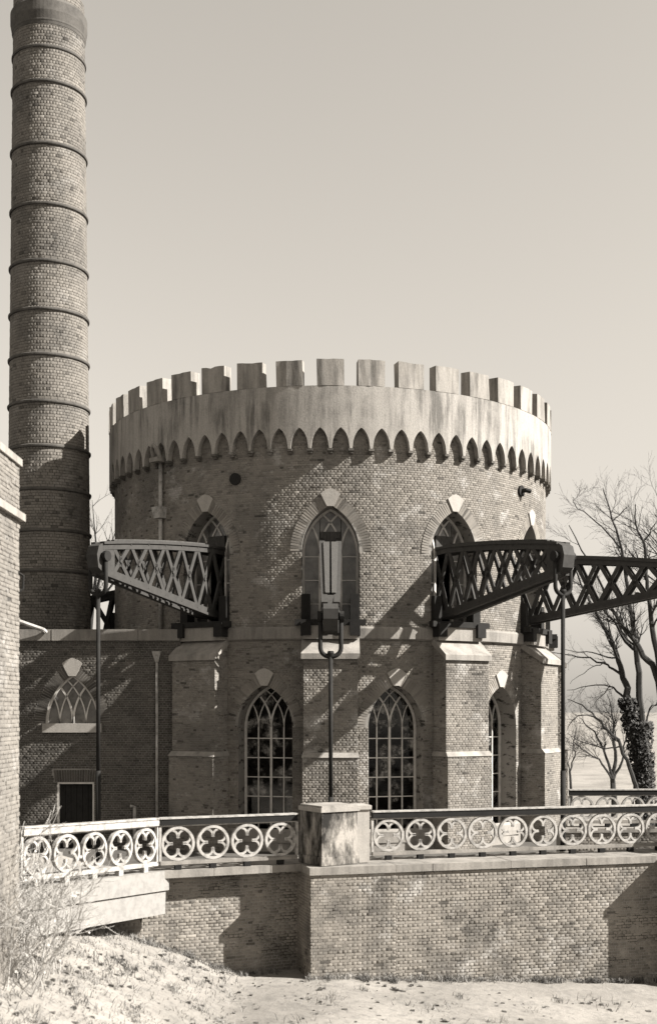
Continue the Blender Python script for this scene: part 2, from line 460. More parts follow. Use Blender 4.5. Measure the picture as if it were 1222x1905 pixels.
# ------------------------------------------------------------------ the ground
def gz(x, y):
    z = E-5.85-.072*max(min(x, 16), 0)
    b = min(max((-x-2.0)*.47, 0), 2.25)
    k = 1.0 if y < 31 else max(0, 1-(y-31)/8)
    z += b*k
    far = min(max((y-60)/60, 0), 1); z = lerp(z, E-5.2, far)
    return z
xs = sorted(set([-4000,-1500,-600,-250,-120,-70,-45]+[round(-30+.5*i, 2) for i in range(121)]+[45,70,120,250,600,1500,4000]))
ys = sorted(set([-300,-100,-40,-10]+[round(.5*i, 2) for i in range(0, 90)]+[48,55,65,80,100,130,180,260,400,700,1200,2200,4200]))
gm = MB()
for y in ys:
    for x in xs:
        near = abs(x) < 30 and 0 < y < 45
        gm.v.append((x, y, gz(x, y)+(random.uniform(-.035,.035) if near else 0)))
nx = len(xs)
gm.f = [(j*nx+i, j*nx+i+1, (j+1)*nx+i+1, (j+1)*nx+i) for j in range(len(ys)-1) for i in range(nx-1)]
go = obj('ground', gm, M_ground, smooth=True, recalc=False); go['kind'] = 'structure'

# ------------------------------------------------------------------ round tower
TX, TY, TR = .06, 46.0, 8.0
ZF = E-4.4                                   # paving of the basin round the tower
def TM(th, r=0):                             # frame on the tower: x lateral, y outward, z up (world heights)
    a = R_(th); s_, c_ = math.sin(a), math.cos(a)
    return Matrix(((c_, s_, 0, TX+r*s_), (s_, -c_, 0, TY-r*c_), (0, 0, 1, 0), (0, 0, 0, 1)))
tower = thing('round_tower', (TX, TY, ZF), 'round brick tower with pale battlemented parapet, pointed windows and stepped buttresses', 'tower')
UA, USILL, USPR, UAPX = .90, E+2.66, E+5.0, E+6.43
LA, LSILL, LSPR, LAPX = .90, E-4.0, E-.50, E+.83
up_th = [-90,-30,0,30,60,90]; lo_th = [-15,15,45,75]
core = MB().ring(TX, TY, [(TR-.008, ZF-.5), (TR-.008, E+9.6), (TR-1.05, E+9.6), (TR-1.05, ZF-.5)], 144)
wall = obj('wall', core, M_towerm, tower)
cutters = [MB().prism(arch_poly(UA, USILL, USPR, UAPX-USPR), TR-1.6, TR+.4, TM(t)) for t in up_th] + \
          [MB().prism(arch_poly(LA, LSILL, LSPR, LAPX-LSPR), TR-1.6, TR+.4, TM(t)) for t in lo_th]
allc = MB()
for m in cutters: allc.add(m.v, m.f)
allc.v = [tuple(Vector(v)-BASE[tower.name]) for v in allc.v]
# the wall mesh is relative to the tower's base: the cutter is placed under the same offset
def cut_local(o, mb):
    me = mesh_of('cutter', mb, M_dark); co = bpy.data.objects.new('cutter', me); COL.objects.link(co)
    co.location = BASE[o.name]
    md = o.modifiers.new('b', 'BOOLEAN'); md.operation = 'DIFFERENCE'; md.object = co; md.solver = 'EXACT'
    bpy.context.view_layer.update()
    ev = o.evaluated_get(bpy.context.evaluated_depsgraph_get())
    nm = bpy.data.meshes.new_from_object(ev); o.modifiers.clear(); o.data = nm
    bpy.data.objects.remove(co)
cut_local(wall, allc)
tp = Pool()
exs = [arch_excl(R_(t)*TR, UA, USILL, USPR, UAPX-USPR, .36) for t in up_th]+[arch_excl(R_(t)*TR, LA, LSILL, LSPR, LAPX-LSPR, .36) for t in lo_th]
def tex(v): return [e for e in (f(v) for f in exs) if e]
lay_cyl(tp, TX, TY, lambda z: TR, rows(-R_(112)*TR, R_(112)*TR, ZF, E+8.95, .215, .062, .009, tex))
for t in up_th: lay_arch(tp, TM(t), UA, USPR, UAPX-USPR, .36, cyl=TR)
for t in lo_th: lay_arch(tp, TM(t), LA, LSPR, LAPX-LSPR, .36, cyl=TR)
obj('roof', MB().ring(TX, TY, [(.02, E+9.2), (6.97, E+9.0), (6.97, E+8.9), (.02, E+9.1)], 64), M_dark, tower)
obj('floor', MB().ring(TX, TY, [(.02, E+1.3), (6.97, E+1.3), (6.97, E+1.1), (.02, E+1.1)], 64), M_dark, tower)
obj('floor', MB().ring(TX, TY, [(.02, ZF+.02), (6.97, ZF+.02), (6.97, ZF-.2), (.02, ZF-.2)], 64), M_dark, tower)
# band course between the storeys and plinth ledge
obj('string_course', MB().ring(TX, TY, [(TR-.05, E+2.23), (TR+.07, E+2.23), (TR+.12, E+2.27), (TR+.12, E+2.58), (TR+.06, E+2.645), (TR-.05, E+2.65)], 144), M_cope, tower)
obj('plinth', MB().ring(TX, TY, [(TR-.05, ZF-.1), (TR+.1, ZF-.1), (TR+.1, E-3.78), (TR+.02, E-3.7), (TR-.05, E-3.7)], 144, -112, 112), M_stone, tower)
# parapet: plaster band with pointed notches below, merlons above
PR0, PR1 = 8.015, 8.2
zt0 = E+10.11; par = MB(); NC = 80; SUB = 16
ztip, zspr, zapx = E+8.17, E+8.35, E+8.82
for k in range(NC):
    for j in range(SUB):
        def zb(u):
            x = abs(u-.5)
            hw = .43
            if x >= hw: return ztip-.0*(x-hw)
            q = x/hw; return max(ztip, ztip+(zapx-ztip)*(math.sqrt(max(1-((q+.55)/1.55)**2, 0))/math.sqrt(1-(.55/1.55)**2)))
        u0, u1 = j/SUB, (j+1)/SUB
        a0, a1 = R_((k+u0)*4.5), R_((k+u1)*4.5)
        pts = []
        for (a, u) in ((a0, u0), (a1, u1)):
            for r in (PR0, PR1):
                pts.append((TX+r*math.sin(a), TY-r*math.cos(a), zb(u)))
                pts.append((TX+r*math.sin(a), TY-r*math.cos(a), zt0))
        par.add(pts, [(2,6,7,3), (0,4,6,2), (0,1,5,4)])
parapet = obj('parapet', par, M_plaster, tower, recalc=False)
obj('parapet_back', MB().ring(TX, TY, [(PR0-.02, E+8.9), (PR0-.02, zt0), (7.75, zt0), (7.75, E+8.9)], 160), M_plaster, parapet)
obj('parapet_top', MB().ring(TX, TY, [(PR1-.003, zt0-.03), (PR1-.003, zt0+.008), (7.74, zt0+.008), (7.74, zt0-.03)], 160), M_plaster, parapet)
mer = MB(); hwm = R_(2.95)
for j in range(5):
    a0, a1 = lerp(-hwm, hwm, j/5), lerp(-hwm, hwm, (j+1)/5)
    f_ = lambda a, r: (r*math.sin(a), -r*math.cos(a))
    A, B_, C_, D_ = f_(a0, 7.76), f_(a1, 7.76), f_(a1, PR1+.004), f_(a0, PR1+.004)
    mer.hexa([(*A, 0), (*B_, 0), (*C_, 0), (*D_, 0), (*A, .84), (*B_, .84), (*C_, .81), (*D_, .81)])
bm = bmesh.new(); me_m = mesh_of('merlon', mer, M_merlon); bm.from_mesh(me_m)
bmesh.ops.remove_doubles(bm, verts=bm.verts, dist=.0005); bmesh.ops.recalc_face_normals(bm, faces=bm.faces); bm.to_mesh(me_m); bm.free()
mvar = []
for q in range(6):
    mm = me_m.copy(); rq = random.Random(q)
    for v in mm.vertices:
        v.co += Vector((rq.gauss(0, .008), rq.gauss(0, .006), rq.gauss(0, .011) if v.co.z > .1 else 0))
    mvar.append(mm)
for k in range(40):
    sc_ = 1+random.uniform(-.012, .012)
    M = Matrix.Translation((TX, TY, zt0+.01)) @ Matrix.Rotation(R_(k*9), 4, 'Z') @ Matrix.Diagonal((1, 1, sc_, 1))
    inst('merlon', mvar[random.randrange(6)], M, parapet)
corb = MB(); corb.box(-.085, .085, -PR1+.005, -TR+.02, -.07, 0); corb.box(-.06, .06, -PR1+.06, -TR+.02, -.14, -.07)
me_c = mesh_of('corbel', corb, M_tower)
at = me_c.attributes.new('tone', 'FLOAT', 'POINT'); at.data.foreach_set('value', [.25]*len(me_c.vertices))
for k in range(NC):
    if k*4.5 > 120 and k*4.5 < 240: continue
    inst('corbel', me_c, Matrix.Translation((TX, TY, ztip)) @ Matrix.Rotation(R_(k*4.5), 4, 'Z'), parapet)
# buttresses
BW_, BP = .83, 8.66
def buttress(th):
    M = TM(th)
    b = obj('buttress', MB().box(-BW_, BW_, 7.85, BP-.008, ZF, E+1.75, M).hexa([(-BW_,7.85,E+1.75),(BW_,7.85,E+1.75),(BW_,BP-.01,E+1.75),(-BW_,BP-.01,E+1.75),(-BW_,7.85,E+2.2),(BW_,7.85,E+2.2),(BW_,7.95,E+2.2),(-BW_,7.95,E+2.2)], M)
            .box(-BW_-.03, BW_+.03, 7.85, BP+.132, ZF, E-1.42, M), M_towerm, tower)
    cap = MB().hexa([(-BW_-.07,7.9,E+2.16),(BW_+.07,7.9,E+2.16),(BW_+.07,BP+.09,E+1.6),(-BW_-.07,BP+.09,E+1.6),
                     (-BW_-.07,7.9,E+2.40),(BW_+.07,7.9,E+2.40),(BW_+.07,BP+.09,E+1.77),(-BW_-.07,BP+.09,E+1.77)], M)
    obj('cap', cap, M_stone, b)
    obj('ledge', MB().hexa([(-BW_-.06,7.9,E-1.42),(BW_+.06,7.9,E-1.42),(BW_+.06,BP+.17,E-1.42),(-BW_-.06,BP+.17,E-1.42),
                            (-BW_-.02,7.9,E-1.27),(BW_+.02,7.9,E-1.27),(BW_+.02,BP+.03,E-1.27),(-BW_-.02,BP+.03,E-1.27)], M), M_stone, b)
    for (z0, z1, hw, yp) in ((E-1.27, E+1.62, BW_, BP), (ZF, E-1.43, BW_+.03, BP+.14)):
        t = M.to_3x3() @ Vector((1,0,0)); n = M.to_3x3() @ Vector((0,1,0)); O = M @ Vector((0,yp,0))
        lay_plane(tp, O, t, n, rows(-hw, hw, z0, z1, .215, .062))
        for sg in (-1, 1):
            O2 = M @ Vector((sg*hw, 0, 0))
            top = (lambda v: [(8.0+max(0, (E+2.25-v)*1.2), 99)] if v > E+1.75 else [])
            lay_plane(tp, O2, n, t*sg, rows(7.95, yp, z0, z1 if z1 < E else E+2.1, .215, .062, .009, top))
for t in (-30,0,30,60,90): buttress(t)
# windows
def pane_poly(x0, x1, z0, z1, a, spring, rise):
    ns = 6; top = []
    for i in range(ns+1):
        x = lerp(x1, x0, i/ns); top.append((x, min(z1, arch_z(x, a, spring, rise))))
    if max(z for _, z in top) <= z0+.02: return None
    return [(x0, z0), (x1, z0)]+[(x, max(z, z0+.002)) for x, z in top]
def tracery(win, M, y, a, sill, spring, rise, mull, hbars, fw=.075):
    obj('frame', MB().ribbon(arch_poly(a-fw/2, sill, spring, rise-fw*.6, 12), fw, y-.06, y+.06, M), M_frame, win)
    for xm, wd in mull:
        pts = [(xm, sill), (xm, spring)]
        m = MB().ribbon(pts, wd, y-.04, y+.05, M)
        for sg in (-1, 1):
            b = branch(xm, sg, a-.03, spring, rise)
            if len(b) > 1: m.ribbon(b, wd*.8, y-.035, y+.045, M)
        obj('mullion', m, M_frame, win)
    for x0, x1, z in hbars:
        obj('glazing_bar', MB().box(x0, x1, y-.02, y+.03, z-.016, z+.016, M), M_frame, win)
def lower_window(th):
    M = TM(th); rise = LAPX-LSPR; yg = TR-.74; a = LA-.05
    win = obj('window', MB().box(-LA, LA, yg-.1, TR+.12, LSILL-.12, LSILL+.03, M), M_stone, tower)
    zs = [LSILL+.03+i*.62 for i in range(1, 6)]
    tracery(win, M, yg, LA-.01, LSILL+.03, LSPR, rise, [(0, .07), (-a/2, .035), (a/2, .035)], [(-a, a, z) for z in zs])
    cols = [-a, -a/2, 0, a/2, a]; zz = [LSILL+.03]+zs+[LAPX]
    for i in range(4):
        for j in range(len(zz)-1):
            p = pane_poly(cols[i]+.01, cols[i+1]-.01, zz[j], zz[j+1], a, LSPR, rise)
            if p: obj('pane', MB().prism(p, yg-.006, yg+.002+random.uniform(-.002, .002), M), M_glass, win)
    obj('keystone', keystone_mb(M, LAPX, 1.0, TR-.1, TR+.045), M_key, tower)
def upper_window(th):
    M = TM(th); rise = UAPX-USPR; yg = TR-.68; a = UA-.05
    win = obj('window', MB().box(-UA+.01, UA-.01, yg-.15, TR+.2, USILL-.02, USILL+.1, M), M_stone, tower)
    mx = .335
    tracery(win, M, yg, UA-.01, USILL+.1, USPR, rise, [(-mx, .07), (mx, .07)],
            [(s*a if s < 0 else mx, -mx if s < 0 else a, z) for s in (-1, 1) for z in (USPR-.1, USPR-.85, USPR-1.6)])
    zz = [USILL+.1, USPR-1.6, USPR-.85, USPR-.1, UAPX]
    for x0, x1 in ((-a, -mx), (mx, a)):
        for j in range(4):
            p = pane_poly(x0+.01, x1-.01, zz[j]+.01, zz[j+1]-.01, a, USPR, rise)
            if p: obj('pane', MB().prism(p, yg-.006, yg+.003, M), M_dusty, win)
    p = pane_poly(-mx+.01, mx-.01, USPR+.55, UAPX, a, USPR, rise); obj('pane', MB().prism(p, yg-.006, yg+.003, M), M_dusty, win)
    obj('closing_board', MB().box(-mx+.01, mx-.01, yg-.03, yg+.08, USPR+.17, USPR+.69, M), M_wood, win)
    obj('keystone', keystone_mb(M, UAPX, 1.0, TR-.1, TR+.045), M_key, tower)
    for sg in (-1, 1):
        x0, x1 = sorted((sg*.62, sg*.9))
        obj('bearing_bracket', MB().box(x0, x1, TR-.25, TR+.14, E+2.75, E+3.65, M).box(x0-.02, x1+.02, TR-.1, TR+.42, E+2.35, E+2.78, M), M_iron, tower)
    obj('bearing_timber', MB().box(-1.1, 1.1, TR+.13, TR+.36, E+2.66, E+2.84, M), M_darkwood, tower)
    obj('pedestal', MB().box(-.85, .85, TR-.02, TR+.30, E+2.24, E+2.66, M), M_stone, tower)
for t in up_th: upper_window(t)
for t in lo_th: lower_window(t)
# rain pipe, spout and vent stubs
thp = -43.6; M = TM(thp)
dp = obj('downpipe', MB().tube([M @ Vector((0, TR+.1, z)) for z in (E+2.5, E+5, E+8.3)], .065, 8), M_white, tower, smooth=True)
obj('hopper', MB().hexa([(-.16,TR,E+6.35),(.16,TR,E+6.35),(.16,TR+.26,E+6.35),(-.16,TR+.26,E+6.35),(-.22,TR,E+6.72),(.22,TR,E+6.72),(.22,TR+.32,E+6.72),(-.22,TR+.32,E+6.72)], M), M_white, dp)
obj('spout', MB().tube([M @ Vector((x, TR+y, z)) for x, y, z in ((-.16,.25,E+8.32),(-.13,.36,E+8.6),(0,.4,E+8.72),(.13,.36,E+8.6),(.16,.25,E+8.32))], .07, 8).box(-.22, .22, TR, TR+.4, E+8.18, E+8.32, M), M_cope, dp, smooth=False)
for th, z, nm in ((-22, E+7.35, 'vent_ring'), (53.5, E+7.45, 'vent_pipe')):
    M = TM(th); m = MB(); c = [(.19*math.cos(a), .19*math.sin(a)) for a in np.linspace(0, 2*math.pi, 17)[:-1]]
    m.prism([(x, z+y) for x, y in c], TR-.05, TR+.07, M)
    if nm == 'vent_pipe': m.tube([M @ Vector((0, TR, z)), M @ Vector((0.03, TR+.2, z+.02)), M @ Vector((.16, TR+.3, z-.02))], .075, 8)
    obj(nm, m, M_iron, tower)
make_bricks(tp, tower, M_tower, 300, E-2.0, .001, .0006, seed=2)

# ------------------------------------------------------------------ balance beams and pump rods
def beam(th, dip, label, drop=0):
    M = TM(th) @ Matrix.Translation((0, 0, -drop)); piv = Vector((0, 7.75, E+4.2))
    D = Matrix.Translation(piv) @ Matrix.Rotation(R_(-dip), 4, 'X') @ Matrix.Translation(-piv)
    A = M @ D
    t = thing('balance_beam', A @ Vector((0, TR, E+3)), label, 'beam', 'balance beams reaching out of the tower')
    zt = lambda s: E+5.3-(.05*s+.0085*s*s if s > 0 else 0)
    zb = lambda s: E+3.0+(.165*s if s > 0 else 0)
    lat = lambda s: .26-.018*max(s, 0)
    LEN = 5.2
    for sg in (-1, 1):
        S0 = [-1.6, -.8, 0, .8, 1.6, 2.4, 3.2, 4.0, 4.8, LEN]
        def pl(s, z, o=0): return (sg*lat(s)+o, TR+s, z)
        web = MB()
        def bar(pa, pb, wd):          # flat bar between two (s,z) points in the plate's plane
            (s0, z0), (s1, z1) = pa, pb
            d = Vector((s1-s0, z1-z0)).normalized(); n = Vector((-d.y, d.x))*wd/2
            q = [(s0+n.x, z0+n.y), (s0-n.x, z0-n.y), (s1-n.x, z1-n.y), (s1+n.x, z1+n.y)]
            web.hexa([pl(a, b, -.03) for a, b in q]+[pl(a, b, .03) for a, b in q], A)
        for i in range(len(S0)-1):
            a, b = S0[i], S0[i+1]
            ta, tb, ba, bb = zt(a)-.1, zt(b)-.1, zb(a)+.1, zb(b)+.1
            if i == len(S0)-2: continue
            bar((a, ta), (b, bb), .125); bar((a, ba), (b, tb), .125)
            bar((a-.12, ta+.02), (a+.12, ta+.02), .13); bar((a-.12, ba), (a+.12, ba+.02), .13)
            den = (bb-ta)-(tb-ba); k = (ba-ta)/den if abs(den) > 1e-6 else .5
            mx_, mz_ = lerp(a, b, k), lerp(ta, bb, k)
            bar((mx_, mz_-.15), (mx_, mz_+.15), .14)
            web.tube([A @ Vector(pl(mx_, mz_, -.06)), A @ Vector(pl(mx_, mz_, .06))], .05, 8)
            for zz_ in (ta, ba): web.tube([A @ Vector(pl(a, zz_, -.055)), A @ Vector(pl(a, zz_, .055))], .035, 6)
        gir = obj('girder', web, M_ironp, t)
        for nm, zf, dz in (('top_chord', zt, -1), ('bottom_chord', zb, 1)):
            m = MB(); ss = np.linspace(-1.6, LEN, 18)
            for a, b in zip(ss[:-1], ss[1:]):
                for wl, h0, h1 in ((.085, 0, .08), (.04, .08, .24)):
                    za, zb_ = zf(a), zf(b)
                    q = [(a, za+dz*h0), (b, zb_+dz*h0), (b, zb_+dz*h1), (a, za+dz*h1)]
                    m.hexa([pl(s, z, -wl) for s, z in q]+[pl(s, z, wl) for s, z in q], A)
            obj(nm, m, M_ironp, gir)
    # nose, cross ties, top planks
    nose = [(LEN-.5, zt(LEN-.5)), (LEN-.05, zt(LEN)-.02), (LEN+.18, zt(LEN)-.14), (LEN+.26, zt(LEN)-.4), (LEN+.2, zb(LEN)+.2), (LEN-.1, zb(LEN)), (LEN-.5, zb(LEN-.5))]
    n = len(nose); hw = .2; m = MB()
    m.add([(-hw, TR+s, z) for s, z in nose]+[(hw, TR+s, z) for s, z in nose], [tuple(range(n)), tuple(range(2*n-1, n-1, -1))]+[(i, (i+1) % n, n+(i+1) % n, n+i) for i in range(n)], A)
    obj('nose', m, M_ironp, t)
    for s in (.5, 2.1, 3.7):
        obj('cross_tie', MB().box(-lat(s), lat(s), TR+s-.05, TR+s+.05, zb(s)+.2, zb(s)+.3, A), M_ironp, t)
    for sg in (-1, 1):
        m = MB()
        q = lambda s, o: (sg*o, TR+s)
        ss = np.linspace(-.2, LEN-.55, 28)
        for a, b in zip(ss[:-1], ss[1:]):
            wa, wb = lat(a)*.9, lat(b)*.8
            m.hexa([(*q(a, .03), zt(a)+.012), (*q(b, .025), zt(b)+.012), (*q(b, wb), zt(b)+.012), (*q(a, wa), zt(a)+.012),
                    (*q(a, .03), zt(a)+.05), (*q(b, .025), zt(b)+.05), (*q(b, wb), zt(b)+.05), (*q(a, wa), zt(a)+.05)], A)
        obj('plank', m, M_wood, t)
    obj('pin', MB().tube([A @ Vector((-.34, TR+LEN-.02, zt(LEN)-.42)), A @ Vector((.34, TR+LEN-.02, zt(LEN)-.42))], .09, 10), M_iron, t)
    return A @ Vector((0, TR+LEN-.02, zt(LEN)-.42)), M
def rod(top, M, label):
    t = thing('pump_rod', (top.x, top.y, ZF), label, 'rod', 'pump rods hanging from the beams')
    x = M.to_3x3() @ Vector((1, 0, 0)); pts = []
    for i in range(13):
        a = math.pi*i/12
        pts.append(top+x*(.28*math.cos(a))+Vector((0, 0, -.85-.24*math.sin(a))))
    obj('shackle', MB().tube([top+x*.28+Vector((0,0,.1))]+pts+[top-x*.28+Vector((0,0,.1))], .062, 8), M_iron, t, smooth=True)
    for sg in (-1, 1):
        obj('eye', MB().tube([top+x*(sg*.25), top+x*(sg*.36)], .15, 14), M_iron, t)
    z1 = top.z-1.05
    obj('shaft', MB().tube([(top.x, top.y, z) for z in (ZF, lerp(ZF, z1, .35))], .075, 10).tube([(top.x, top.y, z) for z in (lerp(ZF, z1, .35), z1)], .06, 10), M_iron, t, smooth=True)
    obj('collar', MB().tube([(top.x, top.y, z1-.02), (top.x, top.y, z1+.06), (top.x, top.y, z1+.12)], [.07, .1, .08], 10), M_iron, t)
b0 = beam(0, 19.5, 'iron balance beam over the middle buttress, dipped towards the viewer with two pale planks')
bl = beam(-30, 0, 'lattice iron balance beam reaching left beside the pale rain pipe')
br = beam(30, 0, 'black lattice balance beam over the sunlit buttress right of the middle window')
beam(60, 0, 'black lattice balance beam running out at the right edge before bare trees')
beam(-90, 10, 'dark balance beam low behind the left rod, half hidden by the chimney foot', .75)
rod(b0[0], b0[1], 'iron pump rod with U-shaped shackle hanging before the middle buttress')
rod(bl[0], bl[1], 'iron pump rod hanging before the small arched window of the low brick annex')
rod(br[0], br[1], 'iron pump rod hanging beside the trees at the right')

# ------------------------------------------------------------------ chimney
CXX, CYY = PX(92, 43.6), 43.6
chim = thing('chimney', (CXX, CYY, ZF), 'tall round brick factory chimney with protruding rings', 'chimney')
ZTOP = PZ(-34, CYY-1.4)
def cr(z):
    if z is None: return 1.45
    k = (z-PZ(1150, 43.6))/(PZ(90, 43.6)-PZ(1150, 43.6)); return lerp(1.465, 1.25, max(0, k))
obj('shaft', MB().ring(CXX, CYY, [(cr(ZF)-.008, ZF), (cr(ZTOP)-.008, ZTOP), (cr(ZTOP)-.35, ZTOP), (cr(ZF)-.5, ZF)], 64), M_chimm, chim)
cp = Pool()
lay_cyl(cp, CXX, CYY, cr, rows(-R_(118)*1.45, R_(118)*1.45, ZF+3, ZTOP, .23, .09, .012))
for y in (30, 80, 145, 262, 375, 482, 572, 657, 745, 828, 908, 985, 1060):
    z = PZ(y, CYY-1.4); r = cr(z)
    o_ = .072 if y > 100 else .05
    obj('ring', MB().ring(CXX, CYY, [(r-.05, z-.05), (r+o_*.8, z-.05), (r+o_, z-.02), (r+o_, z+.03), (r+o_*.4, z+.06), (r-.05, z+.06)], 64), M_ring, chim)
z = PZ(22, CYY-1.4)
obj('cap', MB().ring(CXX, CYY, [(cr(z)-.02, z-.3), (cr(z)+.02, z-.3), (cr(z)+.1, z+.15), (cr(z)+.1, z+.5), (cr(z)+.02, z+.62), (cr(z)-.02, z+.62)], 64), M_ring, chim)
make_bricks(cp, chim, M_chim, 300, E+3.2, .004, .002, depth=.04, seed=3)

# ------------------------------------------------------------------ low annex left of the tower
AY = 39.2; AX0, AX1 = -16.0, -4.75; AZ1 = PZ(1192, AY)
annex = thing('annex', (-8, AY, ZF), 'low brick annex with arched window, plank door and pale coping', 'building')
wcx = PX(135, AY); wa = .87; wsill = PZ(1347, AY); wrise = PZ(1256, AY)-wsill
dx0, dx1, dz1 = PX(107, AY), PX(176, AY), PZ(1455, AY)
aw = obj('wall', MB().box(AX0, AX1, AY+.008, AY+.5, ZF-.4, AZ1), M_annexm, annex)
WM = Matrix.Translation((wcx, AY, 0)) @ Matrix.Diagonal((1, -1, 1, 1))
wc = MB().prism(arch_poly(wa, wsill, wsill, wrise), -1, 1, WM).box(dx0, dx1, AY-1, AY+1, ZF, dz1)
wc.v = [tuple(Vector(v)-BASE[annex.name]) for v in wc.v]
cut_local(aw, wc)
ap = Pool(); ae = arch_excl(wcx, wa, wsill, wsill, wrise, .34)
def aex(v):
    r = [e for e in [ae(v)] if e]
    if v < dz1: r.append((dx0, dx1))
    elif v < dz1+.42: r.append((dx0-.08-(v-dz1)*.25, dx1+.08+(v-dz1)*.25))
    if wsill-.27 < v < wsill+.03: r.append((wcx-.95, wcx+.95))
    return r
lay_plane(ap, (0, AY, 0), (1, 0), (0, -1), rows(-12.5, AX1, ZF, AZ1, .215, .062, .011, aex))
lay_arch(ap, WM, wa, wsill, wrise, .34, yoff=-.002)
nv = 17
for i in range(nv):
    u = (i+.5)/nv*2-1; cxv = (dx0+dx1)/2+u*((dx1-dx0)/2+.1)
    v = Vector((u*.22, 0, 1)).normalized()
    ap.put((cxv, AY, dz1+.2), (1,0,0), tuple(v), (0,-1,0), .066, .38)
obj('keystone', keystone_mb(WM, wsill+wrise, 1.05, -.1, .045), M_key, annex)
awin = obj('window', MB().box(wcx-.95, wcx+.95, AY-.1, AY+.3, wsill-.27, wsill+.02), M_key, annex)
yg = -.16
tracery(awin, WM, yg, wa, wsill+.02, wsill+.021, wrise, [(0, .075), (-.42, .045), (.42, .045)], [])
for x0, x1 in ((-wa, wa),):
    p = pane_poly(x0+.01, x1-.01, wsill+.02, 99, wa, wsill, wrise)
    obj('pane', MB().prism(arch_poly(wa-.02, wsill+.02, wsill+.021, wrise-.03), yg-.006, yg+.002, WM), M_dusty, awin)
door = obj('door', MB().box(dx0, dx1, AY+.3, AY+.34, ZF, dz1), M_dark, annex)
npl = 6
for i in range(npl):
    a, b = lerp(dx0+.04, dx1-.04, i/npl), lerp(dx0+.04, dx1-.04, (i+1)/npl)
    obj('plank', MB().box(a+.006, b-.006, AY+.18, AY+.22, ZF+.02, dz1-.05), M_darkwood, door)
obj('door_frame', MB().box(dx0, dx0+.06, AY+.02, AY+.14, ZF, dz1).box(dx1-.06, dx1, AY+.02, AY+.14, ZF, dz1).box(dx0+.06, dx1-.06, AY+.02, AY+.14, dz1-.06, dz1), M_frame, door)
cx_ = [PX(-60, AY), PX(38+60, AY), PX(258, AY), AX1-.02]
for i, (a, b) in enumerate(zip([AX0]+cx_[:-1], cx_)):
    obj('coping', MB().box(a+.004, b-.004, AY-.1+.012*(i % 2), AY+.6, AZ1, PZ(1171, AY)), M_cope, annex)
obj('side_wall', MB().box(AX0, AX0+.4, AY+.52, AY+9, ZF-.4, AZ1+.1), M_annexm, annex)
obj('roof', MB().box(AX0, -7.0, AY+.61, AY+10, AZ1-.1, AZ1+.05), M_dark, annex)
px_ = PX(293, AY)
dp = obj('downpipe', MB().tube([(px_, AY-.09, ZF), (px_, AY-.09, PZ(1232, AY))], .045, 8), M_white, annex, smooth=True)
obj('hopper', MB().hexa([(px_-.05,AY-.14,PZ(1232,AY)),(px_+.05,AY-.14,PZ(1232,AY)),(px_+.05,AY,PZ(1232,AY)),(px_-.05,AY,PZ(1232,AY)),(px_-.15,AY-.22,PZ(1212,AY)),(px_+.15,AY-.22,PZ(1212,AY)),(px_+.15,AY,PZ(1212,AY)),(px_-.15,AY,PZ(1212,AY))]), M_white, dp)
obj('gutter_pipe', MB().tube([P(36, 1156, AY-.4), P(82, 1172, AY-.2), P(86, 1176, AY-.1)], .07, 8), M_white, annex)
qx = PX(252, AY)
obj('vent_pipe', MB().tube([(qx, AY-.12, ZF), (qx, AY-.12, PZ(1500, AY)), (qx-.14, AY-.12, PZ(1499, AY))], .055, 8), M_white, annex)
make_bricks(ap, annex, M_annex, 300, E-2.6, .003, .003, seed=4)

# ------------------------------------------------------------------ retaining walls, pier, pillar
ZC = E-3.42                                 # top of the copings
def V2(x, y): return Vector((x, y))
RA, RB = V2(PX(686, 27.9), 27.9), V2(PX(1222, 29.9), 29.9)
rd = (RB-RA).normalized(); rn = V2(rd.y, -rd.x)            # along, and outwards to the viewer
LA_, LB_ = V2(PX(552, 27.35), 27.35), V2(PX(288, 26.1), 26.1)
ld = (LA_-LB_).normalized(); ln_ = V2(ld.y, -ld.x)
def frame2(o, d, n): return Matrix(((d.x, n.x, 0, o.x), (d.y, n.y, 0, o.y), (0, 0, 1, 0), (0, 0, 0, 1)))
def wall_thing(o, d, n, s0, s1, thick, zb, label, joints, seed, over=.05, nind=300):
    M = frame2(o, d, n); c = M @ Vector(((s0+s1)/2, 0, zb))
    t = thing('retaining_wall', c, label, 'wall')
    obj('core', MB().box(s0, s1, -thick, -.006, zb-1, ZC-.17, M), M_wallm, t)
    edges = [s0]+joints+[s1]
    for i, (a, b) in enumerate(zip(edges[:-1], edges[1:])):
        obj('coping', MB().box(a+.006, b-.006, -thick-.02, over+.008*(i % 2), ZC-.165, ZC-.004*(i % 2), M), M_cope, t)
    p = Pool(); lay_plane(p, o, d, n, rows(s0, s1, zb-.2, ZC-.175, .215, .056, .012))
    make_bricks(p, t, M_wall, nind, -99, .0015, .0013, seed=seed)
    return t
PO = .9                                    # right wall's face in front of its railing
ro = RA+rn*PO
pier_s0, pier_s1 = -1.62, .34
wall_thing(ro, rd, rn, pier_s1, 11.5, 1.35, E-7.0, 'pale weathered brick retaining wall under the right railing', [1.2, 3.1, 5.0, 6.9, 8.8], 5)
wall_thing(LB_-ln_*.32, ld, ln_, -2.6, (LA_-LB_).length+.35, .7, E-6.4, 'brick retaining wall left of the pier, half in shadow', [-.3, 1.3, 2.6], 6, .42)
